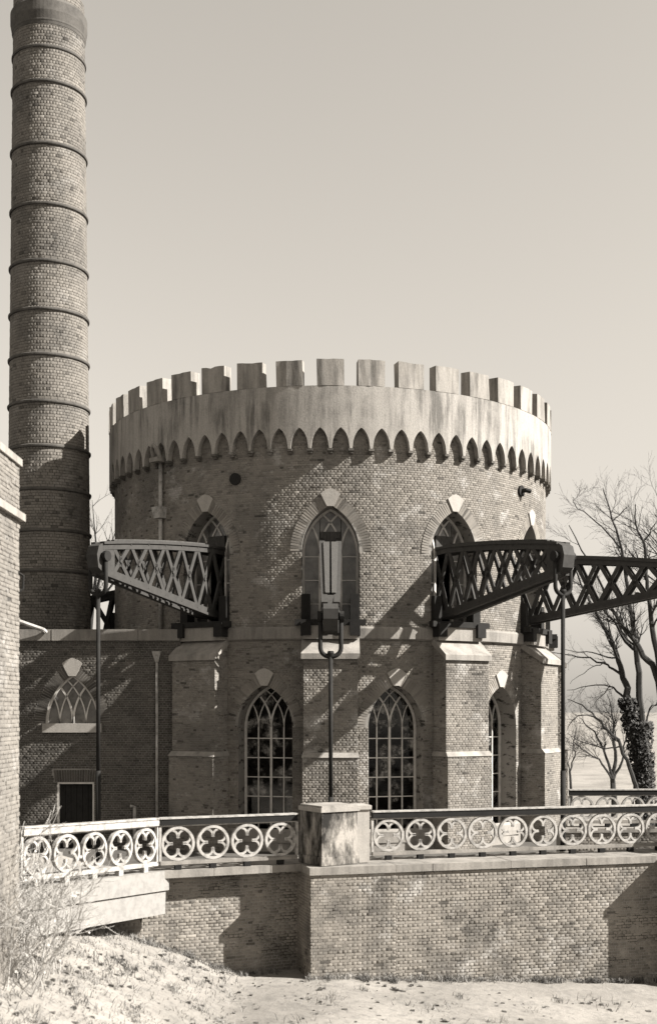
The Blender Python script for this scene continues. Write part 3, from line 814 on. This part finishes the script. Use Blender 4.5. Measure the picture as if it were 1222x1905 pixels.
def pier(s0, s1, label, seed, fo=.004):
    M = frame2(ro+rn*fo, rd, rn); zb = E-6.6; c = M @ Vector(((s0+s1)/2, 0, zb))
    t = thing('pier', c, label, 'pier')
    obj('core', MB().box(s0+.006, s1-.006, -1.9, -.006, zb-1, ZC-.17, M), M_wallm, t)
    obj('coping', MB().box(s0-.03, s1-.004, -1.9, .052, ZC-.167, ZC-.002, M), M_cope, t)
    p = Pool(); rw = rows(s0, s1, zb, ZC-.175, .215, .058)
    lay_plane(p, ro+rn*fo, rd, rn, rw)
    for s_, sg in ((s0, -1), (s1, 1)):
        q = ro+rn*fo+rd*s_
        lay_plane(p, q, rn, rd*sg, rows(-1.5, 0, zb, ZC-.175, .215, .058))
    make_bricks(p, t, M_wall, 300, -99, .001, .0008, seed=seed)
pier(pier_s0, pier_s1, 'brick pier under the stone pillar in the middle of the balustrade', 8)
pier(6.98, 9.4, 'brick pier past the right edge, seen by its shadow on the wall', 9, .75)
# stone pillar on the pier, set cornerwise
pc = V2(PX(613, 27.35), 27.35); pa = R_(33)
PMx = Matrix.Translation((pc.x, pc.y, 0)) @ Matrix.Rotation(pa, 4, 'Z')
pil = thing('pillar', (pc.x, pc.y, ZC), 'squat stained stone pillar between the two balustrades', 'pillar')
zt_ = PZ(1502, 26.7)
obj('block', MB().box(-.46, .48, -.40, .5, ZC+.012, zt_-.12, PMx), M_pillar, pil)
obj('plinth', MB().box(-.49, .51, -.43, .53, ZC+.013, ZC+.20, PMx), M_pillar, pil)
obj('cap', MB().box(-.5, .52, -.44, .52, zt_-.12, zt_-.02, PMx).box(-.46, .48, -.40, .5, zt_-.02, zt_+.02, PMx), M_stone, pil)
wp = V2(PX(668, 27.55), 27.55); WPM = Matrix.Translation((wp.x, wp.y, 0)) @ Matrix.Rotation(math.atan2(rd.y, rd.x), 4, 'Z')
obj('side_post', MB().box(-.19, .19, -.18, .4, ZC+.013, zt_-.10, WPM).box(-.23, .23, -.22, .44, zt_-.10, zt_-.01, WPM), M_key, pil)
# second pillar on the outer pier
c2 = ro+rd*8.6-rn*.3; PM2 = Matrix.Translation((c2.x, c2.y, 0)) @ Matrix.Rotation(pa, 4, 'Z')
pil2 = thing('pillar', (c2.x, c2.y, ZC), 'stone pillar past the right end of the front balustrade', 'pillar')
obj('block', MB().box(-.46, .48, -.40, .5, ZC+.012, zt_-.12, PM2), M_pillar, pil2)
obj('cap', MB().box(-.56, .58, -.5, .58, zt_-.12, zt_, PM2), M_stone, pil2)

# ------------------------------------------------------------------ balustrades with quatrefoil rings
RQ = .368
def quatre():
    m = MB(); n = 28
    m.ribbon([((RQ-.026)*math.cos(a), (RQ-.026)*math.sin(a)) for a in np.linspace(0, 2*math.pi, n+1)[:-1]], .058, -.045, .045, closed=True)
    d = .146; r = .124
    for qx_, qz in ((1,1),(-1,1),(-1,-1),(1,-1)):
        a0 = math.atan2(qz, qx_)-R_(148); a1 = math.atan2(qz, qx_)+R_(148)
        m.ribbon([(qx_*d+(r+.018)*math.cos(a), qz*d+(r+.018)*math.sin(a)) for a in np.linspace(a0, a1, 21)], .046, -.032, .032)
    return m
me_q = mesh_of('quatrefoil', quatre(), M_white)
bolt = MB().prism([(.03*math.cos(a), .03*math.sin(a)) for a in np.linspace(0, 2*math.pi, 9)[:-1]], -.05, .05)
def balustrade(A, B, n, label, dark=True, z0=ZC, rise=0):
    d = (B-A).normalized(); nn = V2(d.y, -d.x); L = (B-A).length; M = frame2(A, d, nn)
    if rise: M = M @ Matrix.Translation((L, 0, z0)) @ Matrix.Rotation(rise, 4, 'Y') @ Matrix.Translation((-L, 0, -z0))
    t = thing('balustrade', M @ Vector((L/2, 0, z0)), label, 'railing')
    mr = M_rail if dark else M_white
    obj('handrail', MB().box(0, L, -.07, .07, z0+.965, z0+1.1, M), mr, t)
    obj('rail_cap', MB().box(-.01, L+.01, -.09, .09, z0+1.1, z0+1.135, M), M_white, t)
    obj('top_bar', MB().box(0, L, -.03, .03, z0+.935, z0+.965, M), M_white, t)
    obj('lower_rail', MB().box(0, L, -.06, .06, z0+.11, z0+.165, M).box(0, L, -.04, .04, z0+.165, z0+.195, M), M_white if not dark else M_cope, t)
    st = L/n
    for i in range(n):
        inst('quatrefoil', me_q, M @ Matrix.Translation((st*(i+.5), 0, z0+.195+RQ+.001)) , t)
        obj('foot', MB().box(st*(i+.5)-.07, st*(i+.5)+.07, -.06, .06, z0, z0+.11, M), mr, t)
    for s in (0, L):
        obj('end_bar', MB().box(s-.025, s+.025, -.035, .035, z0+.195, z0+.935, M), M_white, t)
    return t
balustrade(RA+rd*.08, RA+rd*.08+rd*10*.775, 10, 'white quatrefoil balustrade with dark handrail right of the stone pillar')
lb_end = LA_-ld*(4*.785)
balustrade(lb_end, LA_, 4, 'white quatrefoil balustrade with dark handrail left of the stone pillar')
bd = V2(-1.7, -2.9).normalized()
BS = lb_end+V2(-.08, -.06)
balustrade(BS+bd*5*.8+bd*.02, BS, 5, 'all white balustrade of the footbridge at the far left', dark=False, rise=.034)
FA = V2(PX(1058, 36.4), 36.4)
balustrade(FA, FA+V2(9*.775, .5), 9, 'distant balustrade under the trees beyond the right rod', z0=E-3.47)
fw = thing('far_wall', (FA.x+3.5, 36.7, E-6.5), 'low brick wall carrying the distant balustrade under the trees', 'wall')
fd = V2(9*.775, .5).normalized(); FM = frame2(FA, fd, V2(fd.y, -fd.x))
obj('core', MB().box(-.3, 7.3, -.35, .34, E-7, E-3.6, FM), M_wallm, fw)
obj('coping', MB().box(-.35, 7.3, -.4, .4, E-3.6, E-3.472, FM), M_cope, fw)
fp = Pool(); lay_plane(fp, FA+V2(fd.y, -fd.x)*.345, fd, V2(fd.y, -fd.x), rows(-.3, 7.3, E-5.2, E-3.6, .215, .062)); make_bricks(fp, fw, M_wall, 60, -99, .004, .004, seed=12)
# bridge at the left
bn = V2(-bd.y, bd.x); bn = bn if bn.x > 0 else -bn
BM = frame2(BS+bn*.12, bd, bn) @ Matrix.Translation((0, 0, ZC)) @ Matrix.Rotation(-.034, 4, 'Y') @ Matrix.Translation((0, 0, -ZC)); LBR = 5.6
br_ = thing('footbridge', BM @ Vector((LBR/2, 0, ZC-.9)), 'white timber footbridge with two deep edge boards at the far left', 'bridge')
obj('deck', MB().box(-.2, LBR, -2.2, -.05, ZC-.16, ZC-.005, BM), M_white2, br_)
obj('edge_board', MB().box(-.25, LBR, -.05, .05, ZC-.42, ZC-.0, BM), M_white2, br_)
obj('edge_board', MB().box(-.2, LBR, -.10, -.0, ZC-.93, ZC-.445, BM), M_white2, br_)
for i in range(4):
    obj('joist', MB().box(.3+i*1.5, .5+i*1.5, -2.1, -.12, ZC-.45, ZC-.17, BM), M_darkwood, br_)
# paving inside the basin
fl = MB().prism_z([(-13, 40.5), (-6.2, 30), (LB_.x-.5, LB_.y+.9), (LA_.x, LA_.y+.75), (RA.x, RA.y+.5), ((RA+rd*11).x, (RA+rd*11).y+.5), (FA.x+7, 36.6), (FA.x+.1, 36.1), (9, 46), (-13, 46)], E-6.3, ZF)
fo = obj('basin_paving', fl, M_floor); fo['kind'] = 'structure'

# ------------------------------------------------------------------ neighbouring building at the far left
NX, NY1 = -5.2, 20.5
nbz0 = E-4.6; zc0, zc1, ztp = PZ(966, 20.3), PZ(952, 20.3), PZ(850, 20.3)
nb = thing('neighbour_building', (NX-2, 17, nbz0), 'corner of a sunlit limewashed brick building with coping, cut by the left edge', 'building')
obj('wall', MB().box(NX-14, NX-.006, 11, NY1, nbz0, zc0), M_nbm, nb)  # lengthened leftwards out of view to block sky light and bounce
obj('cornice', MB().box(NX-14, NX+.09, 11, NY1+.09, zc0, zc1), M_stone, nb)
obj('parapet', MB().box(NX-14, NX-.0, 11.2, NY1-.02, zc1, ztp-.12), M_nbm, nb)
obj('parapet_cap', MB().box(NX-14, NX+.05, 11.1, NY1+.03, ztp-.12, ztp), M_stone, nb)
np_ = Pool(); lay_plane(np_, (NX, 0), (0, 1), (1, 0), rows(16.5, NY1, nbz0, zc0, .215, .062)); lay_plane(np_, (NX+.004, 0), (0, 1), (1, 0), rows(16.5, NY1-.02, zc1, ztp-.13, .215, .062))
make_bricks(np_, nb, M_nb, 300, -99, .005, .005, seed=10)
obj('gutter_bracket', MB().tube([(NX-.02, NY1-.05, PZ(1102, 20.4)), (NX+.06, NY1, PZ(1095, 20.4)), (NX+.07, NY1, PZ(1070, 20.4)), (NX-.02, NY1-.05, PZ(1064, 20.4))], .022, 6), M_iron, nb)

# ------------------------------------------------------------------ bare trees at the right, shrub at the left
def rot_dir(d, ang, rnd):
    ax = d.cross(Vector((rnd.gauss(0,1), rnd.gauss(0,1), rnd.gauss(0,1)))).normalized()
    return (Matrix.Rotation(ang, 3, ax) @ d).normalized()
def grow(m, p, d, ln, r, depth, rnd, up=.12):
    n = 4 if depth > 0 else 3; pts = [p]; rr = [r]; kids = []
    for i in range(n):
        d = (d+Vector((rnd.gauss(0,.13), rnd.gauss(0,.13), rnd.gauss(0,.1)+up*.5))).normalized()
        p = p+d*ln/n; pts.append(p); rr.append(max(r*(1-.75*(i+1)/n), .004)); kids.append((p, d, rr[-1]))
    m.tube(pts, rr, 5 if r > .05 else 3, cap=False)
    if depth > 0:
        for (q, dd, rk) in kids:
            for _ in range(1 if rnd.random() < .55 else 2):
                grow(m, q, rot_dir(dd, rnd.uniform(.35, .85), rnd), ln*rnd.uniform(.5, .72), max(rk*.75, .005), depth-1, rnd, up)
def C8(x, y): return (1000+x/3.07, 880+y/3.07)
def limb(m, pts8, Y, r0, r1, rnd, twigs, tl, depth=2, dy=.0, start=.3):
    P3 = [P(*C8(x, y), Y+dy*i) for i, (x, y) in enumerate(pts8)]
    fine = [P3[0]]
    for i in range(len(P3)-1):
        for k in (1, 2, 3):
            t = k/3; a = P3[max(i-1,0)]; b = P3[i]; c = P3[i+1]; d = P3[min(i+2, len(P3)-1)]
            q = .5*((2*b)+(c-a)*t+(2*a-5*b+4*c-d)*t*t+(3*b-a-3*c+d)*t**3)
            fine.append(q+Vector((rnd.gauss(0,.03), rnd.gauss(0,.05), rnd.gauss(0,.03))))
    n = len(fine); rr = [lerp(r0, r1, i/(n-1)) for i in range(n)]
    m.tube(fine, rr, 7 if r0 > .08 else 5, cap=False)
    for i in range(twigs):
        k = rnd.uniform(start, 1)*(n-2); j = int(k); q = fine[j].lerp(fine[j+1], k-j); d = (fine[j+1]-fine[j]).normalized()
        grow(m, q, rot_dir(d, rnd.uniform(.4, .95), rnd), tl*rnd.uniform(.6, 1.2), max(rr[j]*.45, .008), depth, rnd)
    return fine
def tree(name, base, label, trunk, limbs, Y, seed, ivy=0):
    rnd = random.Random(seed)
    b = P(*C8(*base), Y); b.z = gz(b.x, Y)-.1
    t = thing(name, b, label, 'tree')
    m = MB(); fine = []
    for pts, r0, r1 in trunk: fine.append((limb(m, pts, Y, r0, r1, rnd, 0, 1), r0, r1))
    obj('trunk', m, M_bark, t, recalc=False)
    c = MB()
    for pts, r0, r1, tw, tl, dp_, dy in limbs: limb(c, pts, Y, r0, r1, rnd, int(tw*TW), tl, dp_, dy)
    obj('crown', c, M_bark, t, recalc=False)
    if ivy:
        iv = MB()
        for _ in range(ivy):
            fn, r0, r1 = rnd.choice(fine); j = rnd.randrange(len(fn)-1)
            q = fn[j].lerp(fn[j+1], rnd.random())+Vector((rnd.gauss(0,1), rnd.gauss(0,1), 0)).normalized()*(r0*rnd.uniform(.7, 1.6))
            a = Vector((rnd.gauss(0,1), rnd.gauss(0,1), rnd.gauss(0,1))).normalized()*rnd.uniform(.06,.12); bb = a.orthogonal().normalized()*rnd.uniform(.05,.1)
            iv.add([q-a, q+bb, q+a, q-bb], [(0,1,2,3)])
        o = obj('ivy', iv, M_ivy, t, recalc=False); o['kind'] = 'stuff'
    return t
TW = .6
tree('bare_tree', (610, 2060), 'large bare tree with thick ivy-covered forked trunk at the right edge',
     [([(615,2060),(605,1800),(600,1600),(592,1420)], .36, .26), ([(610,2060),(590,1760),(560,1560),(535,1400),(512,1290)], .30, .2)],
     [([(512,1290),(495,1200),(470,1110),(440,1010),(390,905),(330,800),(250,640),(190,480)], .19, .03, 16, 1.6, 2, .12),
      ([(592,1420),(575,1210),(560,1010),(532,800),(500,600),(470,430),(430,270),(370,90)], .19, .02, 20, 1.8, 2, -.1),
      ([(560,1010),(500,960),(440,860),(380,790),(300,640),(235,560)], .1, .02, 10, 1.4, 2, .3),
      ([(470,430),(400,340),(300,250),(210,180),(200,140)], .05, .01, 8, 1.0, 2, .1),
      ([(430,270),(480,220),(520,180)], .035, .01, 6, .8, 1, .1),
      ([(490,1160),(430,1120),(370,1085),(260,1055),(160,1035),(30,1022)], .08, .012, 9, 1.0, 1, .2),
      ([(440,1055),(380,1050),(310,1022),(200,1015),(130,1010)], .05, .01, 5, .8, 1, -.1),
      ([(370,1085),(310,1110),(240,1160),(180,1200)], .03, .008, 3, .6, 1, 0),
      ([(500,1290),(450,1245),(410,1218),(290,1215),(170,1240)], .07, .012, 9, .9, 1, .2),
      ([(410,1218),(360,1270),(300,1340)], .03, .008, 3, .7, 1, .2),
      ([(600,1500),(640,1350),(682,1320)], .06, .03, 4, 1.2, 1, 0)], 62, 3, ivy=5200)
tree('bare_tree', (720, 2050), 'bare tree at the right frame edge with a limb crossing to the left',
     [([(760,2050),(745,1700),(720,1400)], .34, .26)],
     [([(720,1400),(690,1200),(640,1090),(590,1020),(520,920),(450,830),(380,700),(300,520),(180,305)], .2, .02, 14, 1.7, 2, .1),
      ([(720,1400),(690,1100),(655,900),(635,740),(610,560),(600,400),(560,300),(555,180)], .17, .02, 18, 1.7, 2, -.1),
      ([(600,400),(650,320),(690,260)], .05, .01, 6, 1.0, 2, 0), ([(720,1400),(760,1000),(740,600),(700,300),(690,120)], .18, .02, 22, 2.0, 2, .2)], 58, 5)
tree('young_tree', (430, 2030), 'small bare tree with spreading stems between rod and ivy trunk',
     [([(435,2030),(432,1850),(425,1750)], .22, .16)],
     [([(425,1750),(440,1640),(430,1500),(420,1380),(400,1260)], .14, .02, 22, 1.5, 2, .05),
      ([(425,1750),(390,1620),(340,1510),(280,1440),(240,1400)], .1, .015, 16, 1.4, 2, .1),
      ([(425,1760),(370,1660),(300,1610),(230,1560),(190,1500)], .08, .015, 14, 1.3, 2, -.1),
      ([(430,1750),(480,1640),(500,1520),(520,1420)], .1, .015, 14, 1.4, 2, .1)], 75, 8)
tree('bare_tree', (590, 2060), 'slender bare tree arching left to the rod in front of the small tree',
     [([(590,2060),(575,1900),(560,1790)], .16, .12)],
     [([(560,1790),(520,1680),(470,1560),(400,1470),(330,1395),(250,1330),(170,1290)], .11, .015, 9, .9, 1, .1),
      ([(330,1395),(250,1385),(190,1420),(160,1470)], .04, .008, 5, .6, 1, 0), ([(470,1560),(380,1570),(240,1530),(180,1490)], .04, .008, 6, .7, 1, .1)], 55, 11)
tree('young_tree', (195, 2040), 'thin bare sapling close behind the right rod',
     [([(195,2040),(190,1850),(185,1700)], .1, .06)],
     [([(185,1700),(205,1620),(200,1540),(220,1450)], .05, .01, 10, .9, 2, 0), ([(185,1720),(160,1600),(150,1500)], .04, .008, 6, .8, 1, 0)], 66, 13)

# twigs glimpsed between chimney and tower
rnd = random.Random(21)
bt = thing('bare_tree', (PX(150, 60), 60, gz(-12, 60)), 'bare tree glimpsed in the gap between chimney and tower', 'tree')
m = MB(); m.tube([(PX(150,60), 60, gz(-12,60)), P(160, 1250, 60), P(172, 1130, 60)], [.25, .18, .12], 6)
obj('trunk', m, M_bark, bt, recalc=False)
m = MB()
for q in ([(172,1130),(190,1060),(205,1020),(225,960)], [(172,1130),(182,1040),(176,980),(172,930)], [(172,1130),(200,1100),(230,1060)]):
    p3 = [P(a, b, 60) for a, b in q]; m.tube(p3, [.1, .06, .035, .01][:len(p3)], 5, cap=False)
    for i in range(10):
        k = rnd.randrange(len(p3)-1); grow(m, p3[k].lerp(p3[k+1], rnd.random()), Vector((rnd.uniform(-.8,.8), rnd.uniform(-.5,.5), .7)).normalized(), 1.1, .02, 1, rnd)
obj('crown', m, M_bark, bt, recalc=False)

sh = thing('bush', (PX(30, 20.6), 20.6, gz(PX(30, 20.6), 20.6)), 'bare pale twiggy bush in front of the footbridge at the far left', 'bush')
rnd = random.Random(4); m = MB(); lf = MB()
for i in range(80):
    bx_, by_ = PX(rnd.uniform(-60, 95), 20.6), 20.6+rnd.uniform(-1.4, 1.2)
    p = Vector((bx_, by_, gz(bx_, by_)-.05)); hgt = rnd.uniform(.7, 2.3)*(1.0 if rnd.random() < .5 else .75)
    d = Vector((rnd.uniform(-.5, .55), rnd.uniform(-.4, .4), 1)).normalized()
    pts = [p]; n = 6
    for k in range(n):
        d = (d+Vector((rnd.gauss(.03,.12), rnd.gauss(0,.1), -.02*k))).normalized(); p = p+d*hgt/n; pts.append(p)
        if k > 1:
            for _ in range(2):
                grow(m, p, rot_dir(d, rnd.uniform(.4, 1.0), rnd), rnd.uniform(.25, .6), .006, 1 if rnd.random() < .4 else 0, rnd, .05)
            for _ in range(1):
                q = p+Vector((rnd.gauss(0,.12), rnd.gauss(0,.12), rnd.gauss(0,.12)))
                a = Vector((rnd.gauss(0,1), rnd.gauss(0,1), rnd.gauss(0,1))).normalized()*.035; b_ = a.orthogonal()*.6
                lf.add([q-a, q+b_, q+a, q-b_], [(0,1,2,3)])
    m.tube(pts, [lerp(.013, .004, k/n) for k in range(n+1)], 4, cap=False)
obj('stem', m, M_twig, sh, recalc=False)
o = obj('leaf', lf, M_twig, sh, recalc=False); o['kind'] = 'stuff'

# dry grass, weeds and stones on the bank
rnd = random.Random(9); tufts = []
for i in range(420):
    y = rnd.uniform(14, 26.4); hi_ = 430 if rnd.random() < .7 else 1250
    tufts.append((rnd.uniform(PX(-40, y), PX(hi_, y)), y, rnd.uniform(.05, .35), rnd.uniform(.05, .2)))
for i in range(150):
    s_ = rnd.uniform(pier_s0, 8.0); q = ro+rn*(.06+abs(rnd.gauss(0, .12)))+rd*s_; tufts.insert(0 if i % 2 else len(tufts), (q.x, q.y, .06, rnd.uniform(.06, .2)))
for i in range(50):
    q = LB_-ln_*.2+ld*rnd.uniform(-.5, 3)+ln_*abs(rnd.gauss(0, .12)); tufts.insert(0 if i % 2 else len(tufts), (q.x, q.y, .06, rnd.uniform(.06, .2)))
def tuft_mesh(sel, n):
    gr = MB()
    for x0, y0, sp, hh in sel:
        for _ in range(n):
            x, y = x0+rnd.gauss(0, sp), y0+rnd.gauss(0, sp); z = gz(x, y); h = hh*rnd.uniform(.4, 1.2); a = rnd.uniform(0, 6.28)
            wv = Vector((math.cos(a), math.sin(a), 0))*.008; q = Vector((x, y, z-.02))
            md_ = Vector((rnd.gauss(0, .03), rnd.gauss(0, .03), h*.6)); tip = md_+Vector((rnd.gauss(0, .05), rnd.gauss(0, .05), h*.35))
            gr.add([q-wv, q+wv, q+md_+wv*.7, q+md_-wv*.7, q+tip], [(0,1,2,3), (3,2,4)])
    return gr
o = obj('grass', tuft_mesh(tufts[:360], 34), M_grass, recalc=False); o['kind'] = 'stuff'; tag(o, 'short dry pale grass on the bank below the footbridge', 'grass')
o = obj('weeds', tuft_mesh(tufts[360:], 22), M_weed, recalc=False); o['kind'] = 'stuff'; tag(o, 'darker weed tufts scattered over the pale bank', 'weeds')
st = MB()
for i in range(900):
    y = rnd.uniform(14, 26.6); x = rnd.uniform(PX(-40, y), PX(1250, y)); z = gz(x, y); k = rnd.uniform(.01, .05)
    c8 = [(sx*k*rnd.uniform(.6, 1.3), sy*k*rnd.uniform(.6, 1.3), sz*k*rnd.uniform(.3, .8)) for sz in (-1, 1) for sx, sy in ((-1,-1), (1,-1), (1,1), (-1,1))]
    st.hexa([(x+a, y+b, z+c) for a, b, c in c8])
o = obj('stones', st, M_floor, recalc=False); o['kind'] = 'stuff'; tag(o, 'small loose stones strewn over the pale ground', 'stones')
